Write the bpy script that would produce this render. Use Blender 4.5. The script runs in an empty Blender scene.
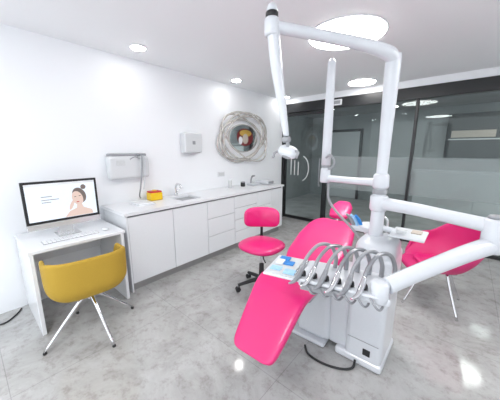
import bpy, math, random, bmesh
from mathutils import Vector, Matrix
random.seed(4)
scene=bpy.context.scene
try:
    scene.view_settings.view_transform='Standard'
    scene.view_settings.look='None'
    scene.view_settings.exposure=0.0
except Exception as e: print(e)

# ---------------- materials
def mat(name,col,rough=.5,metal=0,emit=None,es=0,coat=0,bump=0,bscale=60,var=0):
    m=bpy.data.materials.new(name); m.use_nodes=True
    nt=m.node_tree; b=nt.nodes['Principled BSDF']
    b.inputs['Base Color'].default_value=(*col,1)
    b.inputs['Roughness'].default_value=rough
    b.inputs['Metallic'].default_value=metal
    b.inputs['Coat Weight'].default_value=coat
    b.inputs['Coat Roughness'].default_value=.08
    if emit:
        b.inputs['Emission Color'].default_value=(*emit,1); b.inputs['Emission Strength'].default_value=es
    tc=nt.nodes.new('ShaderNodeTexCoord')
    n=nt.nodes.new('ShaderNodeTexNoise'); n.inputs['Scale'].default_value=bscale; n.inputs['Detail'].default_value=3
    nt.links.new(tc.outputs['Object'],n.inputs['Vector'])
    if bump:
        bp=nt.nodes.new('ShaderNodeBump'); bp.inputs['Strength'].default_value=bump; bp.inputs['Distance'].default_value=.002
        nt.links.new(n.outputs['Fac'],bp.inputs['Height']); nt.links.new(bp.outputs['Normal'],b.inputs['Normal'])
    if var:
        r=nt.nodes.new('ShaderNodeValToRGB')
        r.color_ramp.elements[0].position=.3; r.color_ramp.elements[1].position=.7
        r.color_ramp.elements[0].color=(*[c*(1-var) for c in col],1)
        r.color_ramp.elements[1].color=(*[min(1,c*(1+var)) for c in col],1)
        nt.links.new(n.outputs['Fac'],r.inputs['Fac']); nt.links.new(r.outputs['Color'],b.inputs['Base Color'])
    return m
M_wall=mat('wall_paint',(.88,.90,.93),.6,bump=.05,bscale=150)
M_ceil=mat('ceiling_paint',(.88,.89,.91),.7,bump=.05,bscale=120)
M_white=mat('white_lacquer',(.78,.80,.83),.25,coat=.2,var=.01)
M_counter=mat('counter_white',(.76,.775,.80),.3,var=.02)
M_plast=mat('white_plastic',(.64,.665,.705),.28,coat=.3,var=.01)
M_wplast=mat('dispenser_plastic',(.66,.68,.70),.3,coat=.3,var=.01)
M_plast2=mat('grey_plastic',(.30,.31,.33),.4,var=.03)
M_gap=mat('dark_reveal',(.16,.16,.17),.7,var=.05)
M_toe=mat('toe_kick_metal',(.36,.36,.36),.35,metal=.5,var=.04,bscale=12)
M_black=mat('black_metal',(.012,.013,.015),.35,var=.1)
M_rubber=mat('black_rubber',(.02,.02,.022),.6,var=.1)
M_chrome=mat('chrome',(.75,.75,.77),.12,metal=1,var=.02)
M_steel=mat('brushed_steel',(.34,.35,.37),.3,metal=.8,var=.05)
M_pink=mat('magenta_leather',(.70,.012,.17),.38,coat=.25,bump=.08,bscale=220,var=.04)
M_pink2=mat('magenta_shell',(.60,.010,.15),.5,bump=.1,bscale=200,var=.04)
M_yel=mat('mustard_fabric',(.43,.275,.03),.85,bump=.35,bscale=350,var=.08)
M_alu=mat('aluminium',(.7,.71,.72),.25,metal=.7,var=.03)
M_yplast=mat('yellow_plastic',(.85,.55,.01),.4,var=.03)
M_red=mat('red_plastic',(.55,.02,.02),.4,var=.03)
M_blue=mat('blue_film',(.02,.22,.62),.4,var=.1)
M_lblue=mat('pale_blue',(.35,.6,.85),.4,var=.1)
M_taupe=mat('champagne_ring',(.62,.59,.56),.25,metal=.35,var=.08,bscale=8)
M_mirror=mat('mirror_glass',(.85,.86,.87),.03,metal=1)
M_light=mat('light_diffuser',(.9,.9,.9),.5,emit=(1,.985,.96),es=22)
M_spot=mat('spot_diffuser',(.9,.9,.9),.5,emit=(1,.985,.96),es=40)
M_dim=mat('corridor_lamp',(.9,.9,.9),.5,emit=(1,.97,.92),es=17)
M_scr=mat('screen_page',(.5,.53,.56),.3,emit=(.58,.67,.73),es=.7,var=.02)
M_skin=mat('screen_skin',(.4,.3,.26),.4,emit=(.62,.49,.43),es=.65)
M_hair=mat('screen_hair',(.08,.065,.06),.4,emit=(.25,.2,.18),es=.4)
M_txt=mat('screen_text',(.1,.1,.11),.4,emit=(.25,.25,.27),es=.5)
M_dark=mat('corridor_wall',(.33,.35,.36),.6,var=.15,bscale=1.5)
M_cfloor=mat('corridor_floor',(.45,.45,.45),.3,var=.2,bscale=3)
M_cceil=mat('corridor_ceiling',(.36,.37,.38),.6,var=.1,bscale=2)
M_beige=mat('beige_panel',(.50,.44,.38),.5,var=.1)
M_lgrey=mat('light_grey_panel',(.6,.62,.63),.5,var=.05)
M_dgrey=mat('dark_grey_panel',(.05,.055,.06),.4,var=.15,bscale=3)
M_gold=mat('gold',(.75,.5,.12),.3,metal=.6,var=.1)
M_maroon=mat('maroon_print',(.16,.015,.02),.35,var=.4,bscale=14)

def floor_mat():
    m=bpy.data.materials.new('polished_stone_floor'); m.use_nodes=True
    nt=m.node_tree; b=nt.nodes['Principled BSDF']; L=nt.links.new
    tc=nt.nodes.new('ShaderNodeTexCoord')
    n1=nt.nodes.new('ShaderNodeTexNoise'); n1.inputs['Scale'].default_value=2.6; n1.inputs['Detail'].default_value=11; n1.inputs['Roughness'].default_value=.72; n1.inputs['Distortion'].default_value=.8
    L(tc.outputs['Object'],n1.inputs['Vector'])
    r1=nt.nodes.new('ShaderNodeValToRGB'); e=r1.color_ramp.elements
    e[0].position=.30; e[0].color=(.335,.33,.325,1)
    e[1].position=.70; e[1].color=(.51,.51,.515,1)
    x=e.new(.48); x.color=(.42,.42,.415,1)
    L(n1.outputs['Fac'],r1.inputs['Fac'])
    n2=nt.nodes.new('ShaderNodeTexNoise'); n2.inputs['Scale'].default_value=11; n2.inputs['Detail'].default_value=8; n2.inputs['Roughness'].default_value=.75
    L(tc.outputs['Object'],n2.inputs['Vector'])
    r2=nt.nodes.new('ShaderNodeValToRGB'); e=r2.color_ramp.elements
    e[0].position=.36; e[0].color=(.68,.65,.62,1); e[1].position=.50; e[1].color=(1,1,1,1)
    L(n2.outputs['Fac'],r2.inputs['Fac'])
    mx=nt.nodes.new('ShaderNodeMixRGB'); mx.blend_type='MULTIPLY'; mx.inputs[0].default_value=.7
    L(r1.outputs[0],mx.inputs[1]); L(r2.outputs[0],mx.inputs[2])
    br=nt.nodes.new('ShaderNodeTexBrick'); br.inputs['Scale'].default_value=1; br.inputs['Mortar Size'].default_value=.0025
    br.inputs['Brick Width'].default_value=1.2; br.inputs['Row Height'].default_value=1.2; br.offset=0
    br.inputs['Color1'].default_value=(1,1,1,1); br.inputs['Color2'].default_value=(1,1,1,1); br.inputs['Mortar'].default_value=(.75,.75,.75,1)
    L(tc.outputs['Object'],br.inputs['Vector'])
    m2=nt.nodes.new('ShaderNodeMixRGB'); m2.blend_type='MULTIPLY'; m2.inputs[0].default_value=1
    L(mx.outputs[0],m2.inputs[1]); L(br.outputs['Color'],m2.inputs[2])
    L(m2.outputs[0],b.inputs['Base Color'])
    b.inputs['Roughness'].default_value=.09
    b.inputs['Specular IOR Level'].default_value=.7
    return m
M_floor=floor_mat()
def glass_mat(name,tint,gl,frost=0):
    m=bpy.data.materials.new(name); m.use_nodes=True
    nt=m.node_tree; nt.nodes.clear(); L=nt.links.new
    o=nt.nodes.new('ShaderNodeOutputMaterial'); t=nt.nodes.new('ShaderNodeBsdfTransparent'); g=nt.nodes.new('ShaderNodeBsdfGlossy')
    t.inputs[0].default_value=(*tint,1); g.inputs['Roughness'].default_value=.02; g.inputs[0].default_value=(.9,.95,.95,1)
    lw=nt.nodes.new('ShaderNodeLayerWeight'); lw.inputs[0].default_value=gl
    mx=nt.nodes.new('ShaderNodeMixShader'); L(lw.outputs['Fresnel'],mx.inputs[0]); L(t.outputs[0],mx.inputs[1]); L(g.outputs[0],mx.inputs[2])
    last=mx
    if frost:
        d=nt.nodes.new('ShaderNodeBsdfDiffuse'); d.inputs[0].default_value=(.7,.74,.75,1)
        m2=nt.nodes.new('ShaderNodeMixShader'); m2.inputs[0].default_value=frost
        L(mx.outputs[0],m2.inputs[1]); L(d.outputs[0],m2.inputs[2]); last=m2
    L(last.outputs[0],o.inputs[0]); return m
M_glass=glass_mat('smoked_glass',(.76,.80,.80),.27)
M_frost=glass_mat('frosted_film',(.78,.82,.82),.1,.22)

# ---------------- geometry helpers
class G:
    def __init__(s,name,loc=(0,0,0),rz=0,world=False):
        s.e=bpy.data.objects.new(name,None); scene.collection.objects.link(s.e)
        s.e.location=loc; s.e.rotation_euler=(0,0,rz); s.e.empty_display_size=.1
        s.off=Vector(loc) if world else Vector((0,0,0))
def mk(g,name,vs,fs,m,smooth=True,bevel=0,subs=0,solid=0,seg=2):
    me=bpy.data.meshes.new(name)
    off=g.off if g else Vector((0,0,0))
    me.from_pydata([tuple(Vector(v)-off) for v in vs],[],fs); me.update()
    bm=bmesh.new(); bm.from_mesh(me); bmesh.ops.recalc_face_normals(bm,faces=bm.faces); bm.to_mesh(me); bm.free()
    o=bpy.data.objects.new(name,me); scene.collection.objects.link(o); me.materials.append(m)
    if g: o.parent=g.e
    if smooth:
        for p in me.polygons: p.use_smooth=True
    if solid:
        k=o.modifiers.new('s','SOLIDIFY'); k.thickness=solid; k.offset=0
    if bevel:
        k=o.modifiers.new('b','BEVEL'); k.width=bevel; k.segments=seg; k.limit_method='ANGLE'; k.angle_limit=math.radians(40)
    if subs:
        k=o.modifiers.new('u','SUBSURF'); k.levels=subs; k.render_levels=subs
    return o
def box(g,name,lo,hi,m,bevel=.004,R=None,c=None,seg=2,taper=None):
    x0,y0,z0=lo; x1,y1,z1=hi
    vs=[Vector(v) for v in [(x0,y0,z0),(x1,y0,z0),(x1,y1,z0),(x0,y1,z0),(x0,y0,z1),(x1,y0,z1),(x1,y1,z1),(x0,y1,z1)]]
    cc=Vector(((x0+x1)/2,(y0+y1)/2,(z0+z1)/2))
    if taper:
        for i in range(4,8): vs[i]=Vector((cc.x+(vs[i].x-cc.x)*taper[0],cc.y+(vs[i].y-cc.y)*taper[1],vs[i].z))
    if R is not None:
        piv=Vector(c) if c else cc
        vs=[piv+R@(v-piv) for v in vs]
    fs=[(0,3,2,1),(4,5,6,7),(0,1,5,4),(1,2,6,5),(2,3,7,6),(3,0,4,7)]
    return mk(g,name,vs,fs,m,smooth=False,bevel=bevel,seg=seg)
def frame(t):
    t=t.normalized(); a=Vector((0,0,1)) if abs(t.z)<.9 else Vector((1,0,0))
    u=t.cross(a).normalized(); v=u.cross(t).normalized(); return u,v
def sweep(g,name,pts,rad,m,n=16,closed=False,flat=1.0):
    pts=[Vector(p) for p in pts]; N=len(pts)
    if not isinstance(rad,(list,tuple)): rad=[rad]*N
    vs=[];fs=[]
    u=None
    for i,p in enumerate(pts):
        a=pts[(i-1)%N] if (closed or i>0) else p; b=pts[(i+1)%N] if (closed or i<N-1) else p
        t=(b-a).normalized()
        if u is None: u,v=frame(t)
        else:
            u=(u-t*u.dot(t)).normalized(); v=u.cross(t).normalized()
        for k in range(n):
            an=2*math.pi*k/n
            vs.append(p+u*math.cos(an)*rad[i]+v*math.sin(an)*rad[i]*flat)
    for i in range(N if closed else N-1):
        j=(i+1)%N
        for k in range(n):
            l=(k+1)%n; fs.append((i*n+k,i*n+l,j*n+l,j*n+k))
    if not closed:
        fs.append(tuple(range(n))); fs.append(tuple((N-1)*n+k for k in range(n)))
    o=mk(g,name,vs,fs,m,smooth=True)
    if not closed:
        for p in o.data.polygons:
            if len(p.vertices)>4: p.use_smooth=False
    return o
def cr(pts,k=8,vals=None):
    P=[Vector(p) for p in pts]; out=[]; ov=[]
    for i in range(len(P)-1):
        p0=P[max(i-1,0)];p1=P[i];p2=P[i+1];p3=P[min(i+2,len(P)-1)]
        for j in range(k):
            t=j/k
            out.append(.5*((2*p1)+(-p0+p2)*t+(2*p0-5*p1+4*p2-p3)*t*t+(-p0+3*p1-3*p2+p3)*t**3))
            if vals: ov.append(vals[i]*(1-t)+vals[i+1]*t)
    out.append(P[-1]); 
    if vals: ov.append(vals[-1]); return out,ov
    return out
def tube(g,name,pts,r,m,k=8,n=16,flat=1.0):
    if isinstance(r,(list,tuple)):
        p,rr=cr(pts,k,list(r)); return sweep(g,name,p,rr,m,n,flat=flat)
    return sweep(g,name,cr(pts,k),r,m,n,flat=flat)
def cyl(g,name,p0,p1,r0,r1,m,n=32,bev=.004):
    p0=Vector(p0);p1=Vector(p1);d=(p1-p0); L=d.length; d.normalize(); b=min(bev,L*.3,r0*.5,r1*.5) if bev else 0
    if b: return sweep(g,name,[p0,p0+d*b*.01,p0+d*b,p1-d*b,p1-d*b*.01,p1],[r0-b,r0-b*.7,r0,r1,r1-b*.7,r1-b],m,n)
    return sweep(g,name,[p0,p1],[r0,r1],m,n)
def ell(g,name,c,r,m,R=None,n=24,e=1.0):
    vs=[];fs=[];c=Vector(c);h=n//2
    sg=lambda x:(abs(x)**e)*(1 if x>=0 else -1)
    for i in range(h+1):
        ph=math.pi*i/h-math.pi/2
        for k in range(n):
            th=2*math.pi*k/n
            v=Vector((r[0]*sg(math.cos(ph))*sg(math.cos(th)),r[1]*sg(math.cos(ph))*sg(math.sin(th)),r[2]*sg(math.sin(ph))))
            if R is not None: v=R@v
            vs.append(c+v)
    for i in range(h):
        for k in range(n):
            l=(k+1)%n; fs.append((i*n+k,i*n+l,(i+1)*n+l,(i+1)*n+k))
    o=mk(g,name,vs,fs,m)
    bm=bmesh.new(); bm.from_mesh(o.data); bmesh.ops.remove_doubles(bm,verts=bm.verts,dist=1e-5); bmesh.ops.recalc_face_normals(bm,faces=bm.faces); bm.to_mesh(o.data); bm.free()
    return o
def loft(g,name,secs,m,n=32,p=.45,k=6,dish=0):
    P=[Vector((s[4] if len(s)>4 else 0,s[0],s[1])) for s in secs]
    C=cr(P,k)
    def interp(idx):
        out=[]
        for i in range(len(secs)-1):
            for j in range(k):
                t=j/k
                out.append(secs[i][idx]*(1-t)+secs[i+1][idx]*t)
        out.append(secs[-1][idx]); return out
    W=interp(2);T=interp(3); N=len(C)
    vs=[];fs=[]
    sg=lambda x,e:(abs(x)**e)*(1 if x>=0 else -1)
    for i,c in enumerate(C):
        t=(C[min(i+1,N-1)]-C[max(i-1,0)]).normalized()
        nrm=Vector((1,0,0)).cross(t).normalized()
        for q in range(n):
            a=2*math.pi*q/n
            xx=W[i]*sg(math.cos(a),p); tt=T[i]*sg(math.sin(a),p)
            if math.sin(a)>0: tt-= dish*(1-(xx/W[i])**2)
            vs.append(c+Vector((1,0,0))*xx+nrm*tt)
    for i in range(N-1):
        for q in range(n):
            l=(q+1)%n; fs.append((i*n+q,i*n+l,(i+1)*n+l,(i+1)*n+q))
    fs.append(tuple(range(n))); fs.append(tuple((N-1)*n+q for q in range(n)))
    return mk(g,name,vs,fs,m)
def rects(g,name,quads,m):
    vs=[];fs=[]
    for q in quads:
        b=len(vs); vs+=q; fs.append(tuple(range(b,b+len(q))))
    return mk(g,name,vs,fs,m,smooth=False)

H=2.61; YB=4.85; XR=4.7; YF=-1.6
# ---------------- room shell (wall behind the camera left out so world light fills the room)
box(None,'floor',(-.1,YF-.1,-.1),(XR+.1,YB+.05,0),M_floor,0)
box(None,'ceiling',(-.1,YF-.1,H),(XR+.1,YB+.1,H+.1),M_ceil,0)
box(None,'wall_left',(-.1,YF-.1,0),(0,YB+.05,H),M_wall,0)
box(None,'wall_right',(XR,YF-.1,0),(XR+.1,YB+.05,H),M_wall,0)
box(None,'wall_back',(0,YB-.03,2.50),(XR,YB+.05,H),M_wall,0)
# partition
g=G('glass_partition',(2.3,YB,0),world=True)
box(g,'header_beam',(0.0,YB-.05,2.32),(XR,YB+.05,2.50),M_black,.003)
box(g,'jamb_left',(0.0,YB-.05,0),(.06,YB+.05,2.32),M_black,.003)
box(g,'jamb_right',(XR-.06,YB-.05,0),(XR,YB+.05,2.32),M_black,.003)
box(g,'mullion_1',(1.02,YB-.04,0),(1.07,YB+.04,2.32),M_black,.003)
box(g,'mullion_2',(2.47,YB-.04,0),(2.51,YB+.04,2.32),M_black,.003)
box(g,'bottom_rail',(1.07,YB-.03,0),(XR-.06,YB+.03,.05),M_black,.003)
for i,(a,b_) in enumerate([(1.07,2.47),(2.51,XR-.06)]):
    box(g,f'pane_{i+1}',(a,YB-.005,.05),(b_,YB+.005,2.32),M_glass,0)
    box(g,f'frosted_band_{i+1}',(a,YB-.012,.80),(b_,YB-.008,1.42),M_frost,0)
g=G('door_1',(.55,YB,0),world=True)
box(g,'leaf_glass',(.09,YB-.005,.06),(.99,YB+.005,2.26),M_glass,0)
for nm,lo,hi in [('stile_l',(.065,YB-.02,.01),(.10,YB+.02,2.31)),('stile_r',(.98,YB-.02,.01),(1.015,YB+.02,2.31)),
                 ('rail_b',(.10,YB-.02,.01),(.98,YB+.02,.07)),('rail_t',(.10,YB-.02,2.25),(.98,YB+.02,2.31))]:
    box(g,nm,lo,hi,M_black,.003)
tube(g,'pull_handle',[(.93,YB-.02,1.35),(.93,YB-.07,1.33),(.93,YB-.07,.85),(.93,YB-.02,.83)],.012,M_steel)
for i in range(3):
    box(g,f'decal_bar_{i}',(.22+.09*i,YB-.014,1.0),(.245+.09*i,YB-.010,1.35-.03*i),M_lgrey,0)
pts=[(.5+.16*math.cos(a),YB-.012,1.15+.26*math.sin(a)) for a in [math.radians(-80+160*k/20) for k in range(21)]]
sweep(g,'decal_arc',pts,.012,M_lgrey,n=6)
g=G('emergency_sign',(1.15,YB-.06,2.41),world=True)
box(g,'case',(1.08,YB-.08,2.36),(1.30,YB-.05,2.46),M_white,.003)
box(g,'pictogram',(1.10,YB-.083,2.38),(1.28,YB-.079,2.44),M_plast2,0)

# corridor beyond
YC=8.2
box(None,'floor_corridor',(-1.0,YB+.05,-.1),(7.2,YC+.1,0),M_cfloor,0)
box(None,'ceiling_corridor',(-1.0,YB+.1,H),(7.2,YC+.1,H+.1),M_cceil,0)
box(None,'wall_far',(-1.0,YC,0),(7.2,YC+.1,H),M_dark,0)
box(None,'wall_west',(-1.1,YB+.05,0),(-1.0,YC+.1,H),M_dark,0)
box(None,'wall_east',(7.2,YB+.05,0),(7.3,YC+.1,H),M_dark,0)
g=G('reception_cabinet',(3.2,YC-.3,0),world=True)
box(g,'body',(2.2,YC-.5,0),(4.6,YC-.08,1.0),M_lgrey,.01)
for i in range(4):
    box(g,f'door_leaf_{i}',(2.22+.6*i,YC-.52,.08),(2.78+.6*i,YC-.5,.97),M_lgrey,.003)
box(g,'worktop',(2.18,YC-.54,1.0),(4.62,YC-.06,1.04),M_white,.003)
g=G('dark_reflection_panel',(4.2,YC-.2,1.5),world=True)  # dark panel standing in for the dark reflection in the glass
box(g,'case',(2.7,YC-.12,1.35),(5.0,YC-.001,2.40),M_dgrey,.003)
box(g,'pale_strip',(2.75,YC-.13,1.78),(4.95,YC-.119,1.81),M_lgrey,0)
box(g,'beige_back',(2.8,YC-.125,1.84),(3.6,YC-.119,2.0),M_beige,0)
box(g,'light_back',(4.2,YC-.125,1.45),(4.8,YC-.119,1.7),M_lgrey,0)
g=G('window_1',(5.8,YC-.05,1.6),world=True)
box(g,'pane',(5.3,YC-.03,1.2),(6.6,YC-.005,2.0),M_lgrey,0)
for nm,lo,hi in [('f1',(5.25,YC-.05,1.15),(6.65,YC,1.2)),('f2',(5.25,YC-.05,2.0),(6.65,YC,2.05)),('f3',(5.25,YC-.05,1.2),(5.3,YC,2.0)),('f4',(6.6,YC-.05,1.2),(6.65,YC,2.0)),('f5',(5.92,YC-.05,1.2),(5.97,YC,2.0))]:
    box(g,nm,lo,hi,M_black,0)
g=G('door_2',(1.0,YC,1),world=True)
box(g,'leaf',(-.3,YC-.04,0.01),(.6,YC-.01,2.1),M_lgrey,.003)
box(g,'architrave_l',(-.38,YC-.05,0),(-.3,YC,2.18),M_black,.003); box(g,'architrave_r',(.6,YC-.05,0),(.68,YC,2.18),M_black,.003); box(g,'architrave_t',(-.3,YC-.05,2.1),(.6,YC,2.18),M_black,.003)
cyl(g,'knob',(.5,YC-.04,1.0),(.5,YC-.09,1.0),.02,.02,M_steel)

# ---------------- ceiling lights
def clight(name,x,y,r,m,rim=.012):
    g=G(name,(x,y,H),world=True)
    cyl(g,'trim_ring',(x,y,H),(x,y,H-.012),r+rim,r+rim,M_white,64,bev=.003)
    cyl(g,'diffuser',(x,y,H-.010),(x,y,H-.018),r,r,m,64,bev=0)
clight('added_ceiling_light',2.18,2.56,.34,M_light)
clight('added_ceiling_light',1.75,4.42,.20,M_light)
clight('added_ceiling_light',2.3,-.6,.35,M_light)  # unseen disc behind the camera, added to brighten the room
clight('added_ceiling_light',4.25,2.3,.33,M_light)  # extra disc out of view at the right, added for more light
for x,y in [(.40,1.43),(.31,3.02),(.2,4.6),(.45,-.3),(1.6,.8),(4.2,3.5)]:  # latter half of the list is unseen, added to raise the room light
    clight('recessed_downlight',x,y,.068,M_spot,.015)
for x,y,r in [(.8,5.9,.2),(2.6,6.3,.25),(3.6,5.7,.3),(4.9,6.8,.3),(3.9,7.4,.2),(1.6,7.3,.12),(6.0,6.0,.3)]:
    clight('corridor_ceiling_light',x,y,r,M_dim)

# ---------------- cabinets
g=G('base_cabinet',(.3,2.5,0),world=True)
Y0=1.06; Y1=3.95
box(g,'carcass',(0.005,Y0,.11),(.575,Y1,.865),M_gap,0)
box(g,'side_panel',(0.005,Y0-.012,.0),(.60,Y0+.006,.868),M_white,.002)
box(g,'end_panel',(0.005,Y1-.006,.10),(.60,Y1+.012,.868),M_white,.002)
box(g,'toe_kick',(0.005,Y0+.03,0),(.55,Y1-.02,.11),M_toe,0)
cols=[Y0+.006,1.60,2.13,2.66,3.20,3.60,Y1-.006]
for i in range(6):
    a,b_=cols[i]+.003,cols[i+1]-.003
    if i<2: rows=[(.10,.845)]
    elif i in(2,3,): rows=[(.10,.345),(.351,.60),(.606,.845)] if i==2 else [(.10,.285),(.291,.475),(.481,.66),(.666,.845)]
    elif i==4: rows=[(.10,.60),(.606,.845)]
    else: rows=[(.10,.845)]
    for j,(z0,z1) in enumerate(rows):
        box(g,f'front_{i}_{j}',(.577,a,z0),(.598,b_,z1),M_white,.002)
hx0,hx1,hy0,hy1=.16,.48,1.82,2.14
box(g,'counter_a',(0.002,Y0-.03,.868),(.62,hy0,.90),M_counter,0)
box(g,'counter_b',(0.002,hy1,.868),(.62,Y1+.03,.90),M_counter,0)
box(g,'counter_c',(0.002,hy0,.868),(hx0,hy1,.90),M_counter,0)
box(g,'counter_d',(hx1,hy0,.868),(.62,hy1,.90),M_counter,0)
box(g,'basin_bottom',(hx0,hy0,.866),(hx1,hy1,.870),M_steel,0)
g=G('sink_faucet',(.09,1.98,.901),world=True)
cyl(g,'base',(.09,1.98,.901),(.09,1.98,.94),.026,.022,M_chrome)
tube(g,'spout',[(.09,1.98,.93),(.09,1.98,1.02),(.13,1.98,1.07),(.20,1.98,1.06),(.23,1.98,1.02)],.013,M_chrome)
tube(g,'lever',[(.09,1.98,.95),(.085,2.03,.985),(.085,2.07,1.03)],[.01,.008,.006],M_chrome)

# ---------------- desk
g=G('writing_desk',(.37,.62,0),world=True)
box(g,'top',(.03,.25,.72),(.68,1.0,.75),M_white,.004)
box(g,'side_left',(.03,.255,0),(.675,.285,.72),M_white,.004)
box(g,'side_right',(.03,.955,0),(.675,.985,.72),M_white,.004)
box(g,'modesty_panel',(.06,.285,.45),(.075,.955,.72),M_white,.002)
box(g,'under_tray',(.08,.29,.60),(.12,.95,.615),M_plast2,.002)

g=G('desktop_computer',(.34,.6,.751),world=True)
yc=.605; hw=.292
box(g,'housing',(.325,yc-hw,.85),(.345,yc+hw,1.265),M_black,.006,seg=3)
box(g,'chin',(.326,yc-hw+.001,.825),(.3465,yc+hw-.001,.882),M_alu,.005,seg=3)
box(g,'screen',(.3455,yc-hw+.022,.905),(.3468,yc+hw-.022,1.244),M_scr,0)
def scr_ell(nm,cy,cz,ry,rz_,m,x,rot=0): 
    c,s=math.cos(rot),math.sin(rot)
    vs=[(x,cy+ry*math.cos(a)*c-rz_*math.sin(a)*s,cz+ry*math.cos(a)*s+rz_*math.sin(a)*c) for a in [2*math.pi*k/28 for k in range(28)]]
    mk(g,nm,vs,[tuple(range(28))],m,smooth=False)
scr_ell('hair',.735,1.105,.055,.078,M_hair,.3474,.3)
scr_ell('hair_bun',.775,1.185,.022,.024,M_hair,.3473)
scr_ell('face',.718,1.08,.045,.070,M_skin,.3478,.25)
scr_ell('hand',.665,1.02,.015,.05,M_skin,.3479,-.4)
rects(g,'shoulder',[[(.3476,.60,.908),(.3476,.84,.908),(.3476,.83,.95),(.3476,.76,.985),(.3476,.745,1.03),(.3476,.71,1.03),(.3476,.70,.985),(.3476,.64,.96)]],M_skin)
scr_ell('eye_1',.700,1.095,.010,.0035,M_hair,.3481); scr_ell('eye_2',.738,1.10,.010,.0035,M_hair,.3481)
scr_ell('mouth',.717,1.043,.013,.004,M_red,.3481)
for i,(z,l) in enumerate([(1.12,.08),(1.09,.13),(1.068,.07)]):
    box(g,f'text_{i}',(.3469,.44,z),(.3473,.44+l,z+.006),M_txt,0)
box(g,'nav_bar',(.3469,yc-hw+.022,1.224),(.3473,yc+hw-.022,1.244),M_white,0)
box(g,'foot',(.24,yc-.09,.751),(.42,yc+.09,.758),M_alu,.002)
box(g,'neck',(.27,yc-.06,.756),(.285,yc+.06,.95),M_alu,.004)
box(g,'hinge',(.28,yc-.05,.92),(.328,yc+.05,.95),M_alu,.004)
g=G('computer_keyboard',(.53,.58,.751),world=True)
box(g,'base',(.47,.37,.751),(.58,.80,.759),M_alu,.003)
for r in range(5):
    for c in range(14):
        y=.377+c*.0298; x=.475+r*.0205
        box(g,f'key_{r}_{c}',(x,y,.759),(x+.017,y+.025,.763),M_white,0)
g=G('computer_mouse',(.52,.87,.751),world=True)
ell(g,'body',(.52,.87,.7635),(.052,.030,.0125),M_white)
g=G('power_cable',(.1,.0,0),world=True)
tube(g,'cord',[(.02,-.4,.008),(.12,-.1,.008),(.22,.05,.008),(.14,.15,.008),(.05,.20,.008)],.007,M_rubber)

# ---------------- tub chairs
def sm(t): 
    t=max(0,min(1,t)); return t*t*(3-2*t)
def shell(g,name,m,z0,wx,wy,hb,ha,lean=.10,th=.022,f0=.30,f1=.5,f2=.80,e=.75,bulge=1.6,fl=.8,zp=1.2):
    nt_=72; nu=16; vs=[];fs=[]
    vs.append((0,0,z0-.01))
    for iu in range(1,nu+1):
        u=iu/nu
        for k in range(nt_):
            th_=2*math.pi*k/nt_
            c,s=math.cos(th_),math.sin(th_)
            cx=(abs(c)**e)*(1 if c>=0 else -1); sy=(abs(s)**e)*(1 if s>=0 else -1)
            a=abs(th_ if th_<=math.pi else 2*math.pi-th_); f=a/math.pi
            if f<f0: h=hb
            elif f<f1: h=hb+(ha-hb)*sm((f-f0)/(f1-f0))
            elif f<f2: h=ha*(1-sm((f-f1)/(f2-f1)))
            else: h=0.0
            if u<=.45:
                v=u/.45; r=fl*v; z=z0-.01+.012*v*v
                x=wx*cx*r; y=wy*sy*r
            else:
                v=(u-.45)/.55
                r=fl+(1-fl)*math.sin(min(1,v*bulge)*math.pi/2)
                z=z0+.002+h*(v**zp) - (0.03*v if h<.02 else 0)
                x=wx*cx*r+ lean*v*h*cx; y=wy*sy*r+lean*.8*v*h*sy
            vs.append((x,y,z))
    for k in range(nt_): fs.append((0,1+k,1+(k+1)%nt_))
    for i in range(nu-1):
        for k in range(nt_):
            l=(k+1)%nt_; a=1+i*nt_; b=1+(i+1)*nt_
            fs.append((a+k,b+k,b+l,a+l))
    return mk(g,name,vs,fs,m,solid=th,subs=1)
g=G('yellow_tub_chair',(.90,.57,0),math.radians(-5))
shell(g,'shell',M_yel,.415,.235,.268,.33,.29,lean=.02,th=.032,f0=.30,f1=.55,f2=.72,e=.58,bulge=2.6,fl=.78)
loft(g,'seat_cushion',[(-.18,.433,.05,.005),(-.17,.435,.12,.016),(-.09,.44,.17,.022),(.09,.44,.17,.022),(.17,.435,.12,.016),(.18,.433,.05,.005)],M_yel)
cyl(g,'hub',(0,0,.36),(0,0,.405),.035,.05,M_chrome)
cyl(g,'stem',(0,0,.30),(0,0,.37),.022,.022,M_chrome)
for i in range(4):
    a=math.radians(-85+90*i+5)
    c,s=math.cos(a),math.sin(a)
    tube(g,f'leg_{i+1}',[(0,0,.335),(.06*c,.06*s,.325),(.35*c,.35*s,.018)],[.014,.014,.011],M_chrome,k=6)
    cyl(g,f'glide_{i+1}',(.35*c,.35*s,0),(.35*c,.35*s,.02),.014,.012,M_rubber,16)
g=G('magenta_tub_chair',(3.09,3.0,0),math.radians(28))
shell(g,'shell',M_pink2,.41,.28,.315,.40,.25,lean=.12,th=.030,f0=.22,f1=.5,f2=.78,e=.85,bulge=1.4,fl=.62,zp=1.1)
loft(g,'seat_cushion',[(-.18,.425,.05,.005),(-.17,.43,.13,.018),(-.08,.435,.18,.024),(.08,.435,.18,.024),(.17,.43,.13,.018),(.18,.425,.05,.005)],M_pink)
box(g,'underframe',(-.13,-.13,.365),(.13,.13,.392),M_alu,.01)
for i in range(4):
    a=math.radians(45+90*i-28); c,s=math.cos(a),math.sin(a)
    tube(g,f'leg_{i+1}',[(.13*c,.13*s,.38),(.21*c,.21*s,.2),(.31*c,.31*s,0.0)],[.013,.012,.010],M_chrome,k=4)

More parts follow.
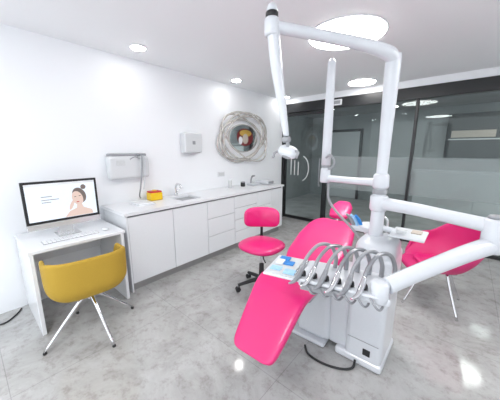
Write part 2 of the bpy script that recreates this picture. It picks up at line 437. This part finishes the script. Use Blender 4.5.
# ---------------- stool
g=G('assistant_stool',(1.60,2.05,0),0)
for i in range(5):
    a=math.radians(20+72*i); c,s=math.cos(a),math.sin(a)
    tube(g,f'base_arm_{i}',[(0,0,.12),(.1*c,.1*s,.11),(.27*c,.27*s,.075)],[.028,.022,.016],M_rubber,k=5)
    px,py=.27*c,.27*s
    cyl(g,f'castor_a{i}',(px-.024*s,py+.024*c,.028),(px-.006*s,py+.006*c,.028),.028,.028,M_rubber,20)
    cyl(g,f'castor_b{i}',(px+.006*s,py-.006*c,.028),(px+.024*s,py-.024*c,.028),.028,.028,M_rubber,20)
    cyl(g,f'castor_pin{i}',(px,py,.03),(px,py,.08),.008,.008,M_steel,12)
cyl(g,'gas_sleeve',(0,0,.11),(0,0,.30),.03,.026,M_rubber)
cyl(g,'gas_piston',(0,0,.30),(0,0,.46),.016,.016,M_chrome)
cyl(g,'plate',(0,0,.455),(0,0,.475),.12,.13,M_plast2)
ell(g,'seat',(0,0,.515),(.245,.235,.052),M_pink,e=.8,n=40)
ell(g,'seat_pan',(0,0,.485),(.20,.19,.025),M_rubber,e=.8,n=32)
bd=Vector((-.62,.78,0)).normalized(); sd=Vector((bd.y,-bd.x,0))
vs=[];fs=[]
def backpt(a,b,off):
    r=.30+off; ang=a*.74
    return bd*(r*math.cos(ang)-.055)+sd*(r*math.sin(ang))+Vector((0,0,.77+b*.122))
ring=[]
for sc,off in [(0,-.03),(.5,-.028),(.85,-.022),(.97,-.01),(1,.003),(.97,.014),(.85,.022),(.5,.026),(0,.026)]:
    row=[]
    if sc==0:
        vs.append(backpt(0,0,off)); row=[len(vs)-1]
    else:
        for k in range(40):
            t=2*math.pi*k/40; c,s=math.cos(t),math.sin(t); e=.6
            a=(abs(c)**e)*(1 if c>=0 else -1)*sc; b=(abs(s)**e)*(1 if s>=0 else -1)*sc
            vs.append(backpt(a,b,off)); row.append(len(vs)-1)
    ring.append(row)
for A,B in zip(ring,ring[1:]):
    for k in range(40):
        l=(k+1)%40
        if len(A)==1: fs.append((A[0],B[k],B[l]))
        elif len(B)==1: fs.append((A[k],A[l],B[0]))
        else: fs.append((A[k],A[l],B[l],B[k]))
mk(g,'backrest',vs,fs,M_pink,subs=1)
p=bd
tube(g,'back_bar',[(p.x*.05,p.y*.05,.468),(p.x*.22,p.y*.22,.462),(p.x*.30,p.y*.30,.50),(p.x*.285,p.y*.285,.62),(p.x*.268,p.y*.268,.76)],.016,M_rubber,flat=.6)
tube(g,'height_lever',[(.05,-.05,.47),(.16,-.17,.462),(.22,-.22,.455)],.006,M_rubber)

# ---------------- dental chair
g=G('dental_chair',(2.32,1.3,0),math.radians(2.5))
loft(g,'legrest_seat',[(-.295,.290,.09,.012),(-.285,.298,.135,.024),(-.25,.322,.160,.030),(-.15,.41,.178,.034),(0,.54,.200,.036),(.08,.58,.214,.038),(.16,.59,.22,.042),(.35,.565,.225,.045),(.50,.56,.21,.042),(.54,.562,.17,.03),(.55,.563,.1,.01)],M_pink,n=40,k=6,p=.5,dish=.012)
loft(g,'legrest_underside',[(-.24,.285,.09,.012),(-.15,.36,.12,.018),(0,.50,.15,.02),(.12,.54,.17,.02),(.35,.525,.18,.02),(.48,.52,.15,.02)],M_plast,n=24,k=4)
loft(g,'backrest',[(.45,.58,.12,.015),(.47,.595,.20,.035),(.58,.64,.24,.042),(.80,.73,.25,.044),(.98,.805,.22,.042),(1.06,.84,.155,.034),(1.085,.855,.09,.015)],M_pink,n=40,k=6,p=.55,dish=.018)
loft(g,'backrest_shell',[(.50,.54,.17,.02),(.62,.585,.21,.025),(.82,.67,.21,.025),(.98,.74,.18,.02),(1.04,.775,.13,.012)],M_plast,n=24,k=4)
loft(g,'headrest',[(1.13,.87,.05,.01),(1.14,.875,.085,.026),(1.20,.91,.105,.034),(1.27,.955,.10,.032),(1.32,.99,.065,.022),(1.33,.995,.03,.008)],M_pink,n=32,k=5,p=.6)
tube(g,'headrest_bar',[(0,.95,.74),(0,1.1,.83),(0,1.2,.89)],.02,M_steel,flat=.5)
box(g,'floor_plate',(-.14,.36,0),(.22,.95,.035),M_plast,.015,seg=3)
box(g,'pedestal',(-.05,.40,.03),(.25,.82,.50),M_plast,.05,seg=4,taper=(.85,.8))
box(g,'seat_carrier',(-.16,.15,.485),(.18,.62,.53),M_plast2,.015)

# ---------------- dental unit
g=G('dental_treatment_unit',(2.80,1.88,0),world=True)
box(g,'water_unit_body',(2.67,1.70,.03),(2.92,2.08,.84),M_plast,.035,seg=4)
box(g,'water_unit_base',(2.60,1.69,0),(2.93,2.09,.06),M_plast,.02,seg=3)
box(g,'side_module',(2.52,1.74,.03),(2.68,2.06,.62),M_plast,.03,seg=3)
box(g,'logo_plate',(2.80,1.694,.10),(2.85,1.70,.15),M_rubber,.003)
box(g,'panel_seam',(2.69,1.697,.20),(2.90,1.7005,.203),M_plast2,0)
ell(g,'top_housing',(2.79,1.89,.84),(.13,.19,.10),M_plast,e=.6,n=40)
cyl(g,'bowl',(2.70,2.02,.90),(2.70,2.02,.97),.05,.10,M_plast,40)
cyl(g,'bowl_inside',(2.70,2.02,.965),(2.70,2.02,.973),.085,.09,M_lgrey,40)
tube(g,'bowl_rinser',[(2.80,2.04,.9),(2.80,2.04,1.02),(2.76,2.03,1.05),(2.71,2.02,1.03)],.008,M_chrome)
PX,PY=2.76,1.90
sweep(g,'column',[(PX,PY,.85),(PX,PY,1.0),(PX,PY,1.28),(PX,PY,1.30),(PX,PY,1.6),(PX,PY,2.05),(PX,PY,2.13),(PX,PY,2.14)],[.050,.045,.040,.034,.037,.046,.044,.03],M_plast,32)
cyl(g,'column_joint_low',(PX,PY,1.12),(PX,PY,1.23),.058,.058,M_plast,40,bev=.012)
cyl(g,'column_joint_mid',(PX,PY,1.28),(PX,PY,1.38),.054,.050,M_plast,40,bev=.012)
cyl(g,'column_ring',(PX,PY,1.24),(PX,PY,1.275),.046,.046,M_plast2,40,bev=.003)
JX,JY,JZ=2.31,1.21,2.19
tube(g,'lamp_arm',[(PX,PY,2.09),(PX-.02,PY-.04,2.13),(2.66,1.75,2.16),(2.53,1.55,2.175),(2.40,1.35,2.185),(JX,JY,JZ)],[.042,.044,.037,.033,.031,.031],M_plast,k=8,n=20)
cyl(g,'lamp_joint',(JX,JY,2.14),(JX,JY,2.23),.040,.040,M_plast,32,bev=.01)
cyl(g,'lamp_joint_ring',(JX,JY,2.23),(JX,JY,2.258),.034,.034,M_black,32)
cyl(g,'lamp_joint_cap',(JX,JY,2.258),(JX,JY,2.295),.030,.025,M_plast,32,bev=.01)
tube(g,'lamp_spring_arm',[(JX+.005,JY+.005,2.17),(JX+.02,JY+.02,2.0),(JX+.045,JY+.045,1.8),(JX+.068,JY+.066,1.62)],[.034,.032,.025,.016],M_plast,k=6,n=20)
cyl(g,'lamp_knuckle',(2.358,1.275,1.60),(2.402,1.275,1.60),.018,.018,M_plast2,24)
tube(g,'lamp_yoke',[(2.38,1.275,1.61),(2.388,1.28,1.57),(2.375,1.29,1.54)],.011,M_plast2)
Rl=Matrix.Rotation(math.radians(35),3,'X')@Matrix.Rotation(math.radians(20),3,'Y')
ell(g,'lamp_head',(2.385,1.29,1.53),(.062,.04,.032),M_plast,R=Rl,e=.8)
ell(g,'lamp_lens',(2.385,1.283,1.514),(.045,.028,.024),M_plast2,R=Rl)
for sx in (-1,1):
    tube(g,f'lamp_handle_{sx}',[(2.385+sx*.05,1.29,1.535),(2.385+sx*.08,1.27,1.525),(2.385+sx*.08,1.25,1.495)],.007,M_plast2)
SX,SY=2.33,1.95
tube(g,'cross_bar',[(PX,PY,1.32),(2.6,1.915,1.315),(2.45,1.935,1.315),(SX,SY,1.315)],[.030,.025,.025,.028],M_plast,n=16)
cyl(g,'upright_joint',(SX,SY,1.28),(SX,SY,1.40),.042,.038,M_plast,32,bev=.01)
cyl(g,'upright_ring',(SX,SY,1.40),(SX,SY,1.42),.034,.034,M_plast2,32,bev=.002)
sweep(g,'upright',[(SX,SY,1.42),(SX,SY,1.6),(SX,SY,2.1),(SX,SY,2.19),(SX,SY,2.21)],[.036,.036,.031,.029,.015],M_plast,24)
tube(g,'suction_hook',[(SX,SY,1.39),(SX+.06,SY-.03,1.40),(SX+.09,SY-.05,1.45),(SX+.06,SY-.06,1.50),(SX+.02,SY-.05,1.48)],.008,M_plast2)
tube(g,'suction_hose',[(SX+.02,SY+.03,1.28),(SX+.03,SY+.02,1.15),(SX+.10,SY+.02,1.05),(2.56,1.95,.95),(2.66,1.9,.88)],.010,M_plast2)
EX,EY=3.35,1.74
tube(g,'beam_right',[(PX,PY,1.175),(2.95,1.85,1.175),(3.15,1.80,1.165),(EX,EY,1.155)],[.045,.040,.038,.038],M_plast,n=20)
cyl(g,'elbow',(EX,EY,1.02),(EX,EY,1.20),.052,.052,M_plast,40,bev=.015)
cyl(g,'elbow_cap',(EX,EY,1.20),(EX,EY,1.215),.04,.035,M_plast2,40)
tube(g,'pantograph_arm',[(EX,EY,1.06),(3.24,1.60,1.02),(3.08,1.40,.945),(2.98,1.27,.895)],[.045,.043,.040,.040],M_plast,n=20)
cyl(g,'pantograph_end',(2.955,1.245,.81),(2.955,1.245,.92),.042,.042,M_plast,32,bev=.012)
tube(g,'assistant_arm',[(PX,PY,1.0),(2.85,1.93,.985),(2.93,1.93,.975)],.02,M_plast)
box(g,'assistant_tray',(2.86,1.80,.975),(3.06,2.04,.99),M_plast,.006)
cyl(g,'assistant_cup',(2.92,1.88,.99),(2.92,1.88,1.02),.03,.034,M_lgrey)
box(g,'assistant_sachet',(2.97,1.92,.99),(3.03,2.0,.997),M_beige,.001)
# instrument head
a0=math.radians(14); HC=Vector((2.66,1.28,0))
Rz=Matrix.Rotation(a0,3,'Z')
def h(x,y,z): 
    v=Rz@Vector((x,y,0)); return (HC.x+v.x,HC.y+v.y,z)
def hbox(nm,lo,hi,m,b=.01,seg=3):
    x0,y0,z0=lo;x1,y1,z1=hi
    box(g,nm,(HC.x+x0,HC.y+y0,z0),(HC.x+x1,HC.y+y1,z1),m,b,R=Rz,c=(HC.x,HC.y,0),seg=seg)
hbox('head_body',(-.12,-.13,.80),(.33,.16,.845),M_plast,.018)
hbox('head_rail',(-.12,-.15,.84),(.28,-.07,.86),M_plast,.009)
hbox('left_tray',(-.33,-.13,.825),(-.11,.15,.84),M_plast,.006)
hbox('left_tray_steel',(-.315,-.115,.84),(-.125,.135,.845),M_lgrey,.002)
hbox('control_panel',(-.10,-.158,.805),(.10,-.128,.84),M_plast2,.005)
for i in range(6):
    x=-.09+.062*i
    cyl(g,f'holder_{i}',h(x-.01,-.10,.855),h(x-.01,-.10,.885),.017,.015,M_rubber,20)
    tube(g,f'whip_{i}',[h(x+.13,.11,.84),h(x+.13,.12,.91),h(x+.10,.09,.985),h(x+.045,.02,1.005),h(x+.0,-.05,.955),h(x-.015,-.095,.90)],[.013,.012,.011,.010,.010,.010],M_steel if i%2 else M_plast2,k=6,n=12)
    tube(g,f'handpiece_{i}',[h(x-.012,-.085,.915),h(x-.02,-.12,.885),h(x-.035,-.165,.855),h(x-.06,-.195,.845)],[.011,.015,.011,.005],M_steel if i%2==0 else M_chrome,k=5,n=12)
    tube(g,f'hose_{i}',[h(x+.0,-.10,.86),h(x+.03,-.16,.835),h(x+.06,-.16,.80),h(x+.08,-.10,.79),h(x+.09,.0,.81)],.006,M_plast2,k=6,n=10)
for i,(x,y) in enumerate([(-.27,-.06),(-.22,.03),(-.18,-.08),(-.26,.08)]):
    hbox(f'sachet_{i}',(x-.035,y-.025,.846),(x+.03,y+.025,.852+.002*i),M_blue if i%2 else M_lblue,.001,1)
hbox('gauze',(-.30,-.01,.846),(-.25,.05,.862),M_white,.004)
for i in range(3):
    tube(g,f'probe_{i}',[h(-.16+.012*i,-.10,.850),h(-.15+.012*i,.0,.850),h(-.145+.014*i,.11,.856)],.003,M_chrome,k=3,n=8)
for i in range(3):
    tube(g,f'suction_tip_{i}',[(2.64-.03*i,1.98,.95),(2.62-.03*i,1.96,1.01),(2.60-.035*i,1.93,1.05)],[.012,.013,.009],[M_blue,M_lblue,M_plast2][i],k=4,n=12)
box(g,'suction_holder',(2.56,1.95,.92),(2.72,2.01,.96),M_plast,.01)
g=G('floor_cable',(2.5,1.55,0),world=True)
tube(g,'cord',[(2.40,1.60,.010),(2.46,1.54,.008),(2.58,1.53,.008),(2.70,1.57,.008),(2.76,1.63,.010),(2.76,1.68,.04)],.008,M_rubber)
g=G('foot_control',(2.25,2.5,0),world=True)
cyl(g,'disc',(2.25,2.5,0),(2.25,2.5,.03),.10,.09,M_plast2,32)
cyl(g,'cap',(2.25,2.5,.03),(2.25,2.5,.05),.06,.055,M_rubber,32)

# ---------------- wall items
g=G('wall_dispenser_box',(.05,1.35,1.35),world=True)
box(g,'body',(.001,1.12,1.20),(.12,1.60,1.47),M_wplast,.03,seg=4)
box(g,'lid',(.001,1.14,1.465),(.10,1.58,1.50),M_plast2,.012,seg=3)
box(g,'label',(.118,1.20,1.36),(.122,1.30,1.42),M_lgrey,.001)
tube(g,'handle_slot',[(.12,1.36,1.43),(.128,1.42,1.46),(.128,1.48,1.43)],.006,M_plast2)
tube(g,'hose',[(.09,1.46,1.46),(.16,1.48,1.48),(.17,1.47,1.30),(.15,1.45,1.10),(.12,1.44,.98),(.10,1.46,.94)],.009,M_steel)
tube(g,'hose_2',[(.09,1.50,1.46),(.15,1.53,1.45),(.15,1.52,1.25),(.12,1.50,1.05)],.007,M_plast)
g=G('paper_towel_dispenser',(.06,2.32,1.65),world=True)
box(g,'body',(.001,2.15,1.50),(.13,2.46,1.79),M_wplast,.025,seg=4)
box(g,'slot',(.03,2.19,1.497),(.11,2.42,1.503),M_gap,.001)
box(g,'window',(.128,2.28,1.62),(.132,2.33,1.67),M_plast2,.002)
g=G('wall_socket',(.01,2.9,1.12),world=True)
box(g,'plate',(.0005,2.86,1.09),(.01,3.02,1.17),M_white,.002); box(g,'insert',(.01,2.88,1.105),(.013,3.0,1.155),M_lgrey,.001)

g=G('orbital_ring_wall_mirror',(.05,3.5,1.75),world=True)
specs=[(.67,.36,12,0,0),(.60,.41,-16,.03,.01),(.54,.40,28,-.05,.01),(.64,.33,-26,.04,-.02),(.56,.35,4,-.08,-.04),(.62,.37,20,.03,.02)]
for i,(a,b_,ang,oy,oz) in enumerate(specs):
    an=math.radians(ang); pts=[]
    for k in range(72):
        t=2*math.pi*k/72
        y=a*math.cos(t);z=b_*math.sin(t)
        pts.append((.06+.035*math.sin(t+i)+.010*i*.5, 3.48+oy+y*math.cos(an)-z*math.sin(an), 1.755+oz+y*math.sin(an)+z*math.cos(an)))
    sweep(g,f'ring_{i}',pts,.013,M_taupe,n=10,closed=True)
def wdisc(nm,x0,x1,cy,cz,ry,rz_,m):
    vs=[];fs=[];n=48
    for x in(x0,x1):
        for k in range(n):
            a=2*math.pi*k/n; vs.append((x,cy+ry*math.cos(a),cz+rz_*math.sin(a)))
    for k in range(n):
        l=(k+1)%n; fs.append((k,l,n+l,n+k))
    fs.append(tuple(range(n)));fs.append(tuple(range(n,2*n)))
    mk(g,nm,vs,fs,m,smooth=False)
wdisc('frame_disc',.002,.03,3.50,1.75,.39,.25,M_taupe)
wdisc('mirror',.03,.034,3.50,1.75,.37,.235,M_mirror)
wdisc('print',.035,.038,3.53,1.77,.22,.155,M_maroon)
wdisc('print_gold',.038,.040,3.54,1.84,.16,.06,M_gold)
wdisc('print_face',.040,.042,3.53,1.74,.08,.09,M_beige)
wdisc('print_white',.040,.042,3.40,1.71,.05,.07,M_white)

# ---------------- counter items
Z=.901
g=G('sharps_container',(.16,1.62,Z),world=True)
box(g,'tub',(.09,1.54,Z),(.22,1.70,1.0),M_yplast,.012,seg=3)
box(g,'lid',(.095,1.545,1.0),(.215,1.695,1.02),M_red,.008)
cyl(g,'port',(.155,1.62,1.02),(.155,1.62,1.03),.03,.03,M_yplast,24)
g=G('paper_tray',(.3,1.4,Z),world=True)
box(g,'base',(.16,1.28,Z),(.40,1.50,.912),M_white,.003)
box(g,'sheets',(.18,1.30,.912),(.38,1.48,.925),M_white,.001)
g=G('soap_bottle',(.16,3.0,Z),world=True)
cyl(g,'bottle',(.16,3.0,Z),(.16,3.0,1.03),.032,.03,M_lgrey,24)
cyl(g,'pump',(.16,3.0,1.03),(.16,3.0,1.06),.01,.01,M_white,12)
tube(g,'nozzle',[(.16,3.0,1.06),(.18,3.0,1.07),(.21,3.0,1.06)],.006,M_white,k=4)
g=G('dark_jar',(.2,3.28,Z),world=True)
cyl(g,'jar',(.2,3.28,Z),(.2,3.28,.97),.04,.04,M_rubber,24); cyl(g,'jar_lid',(.2,3.28,.97),(.2,3.28,.985),.042,.04,M_steel,24)
g=G('curing_lamp_stand',(.2,3.55,Z),world=True)
box(g,'base',(.14,3.45,Z),(.30,3.65,.94),M_plast,.012); tube(g,'gun',[(.2,3.5,.94),(.21,3.5,1.02),(.24,3.5,1.07),(.30,3.5,1.08)],[.014,.014,.018,.008],M_plast2,k=5)
g=G('small_steriliser',(.3,3.83,Z),world=True)
box(g,'body',(.12,3.72,Z),(.42,3.94,.98),M_plast,.03,seg=4); box(g,'front',(.42,3.75,.92),(.424,3.91,.96),M_plast2,.002)

# ---------------- world, camera
w=bpy.data.worlds.new('World'); scene.world=w; w.use_nodes=True
w.node_tree.nodes['Background'].inputs[0].default_value=(.92,.96,1,1); w.node_tree.nodes['Background'].inputs[1].default_value=2.3
cam=bpy.data.cameras.new('camera'); co=bpy.data.objects.new('camera',cam); scene.collection.objects.link(co)
cam.sensor_width=36; cam.lens=18; cam.clip_start=.05
co.location=(3.2,0,1.54)
co.rotation_euler=(math.radians(90-11.3),0,math.radians(40.8))
scene.camera=co
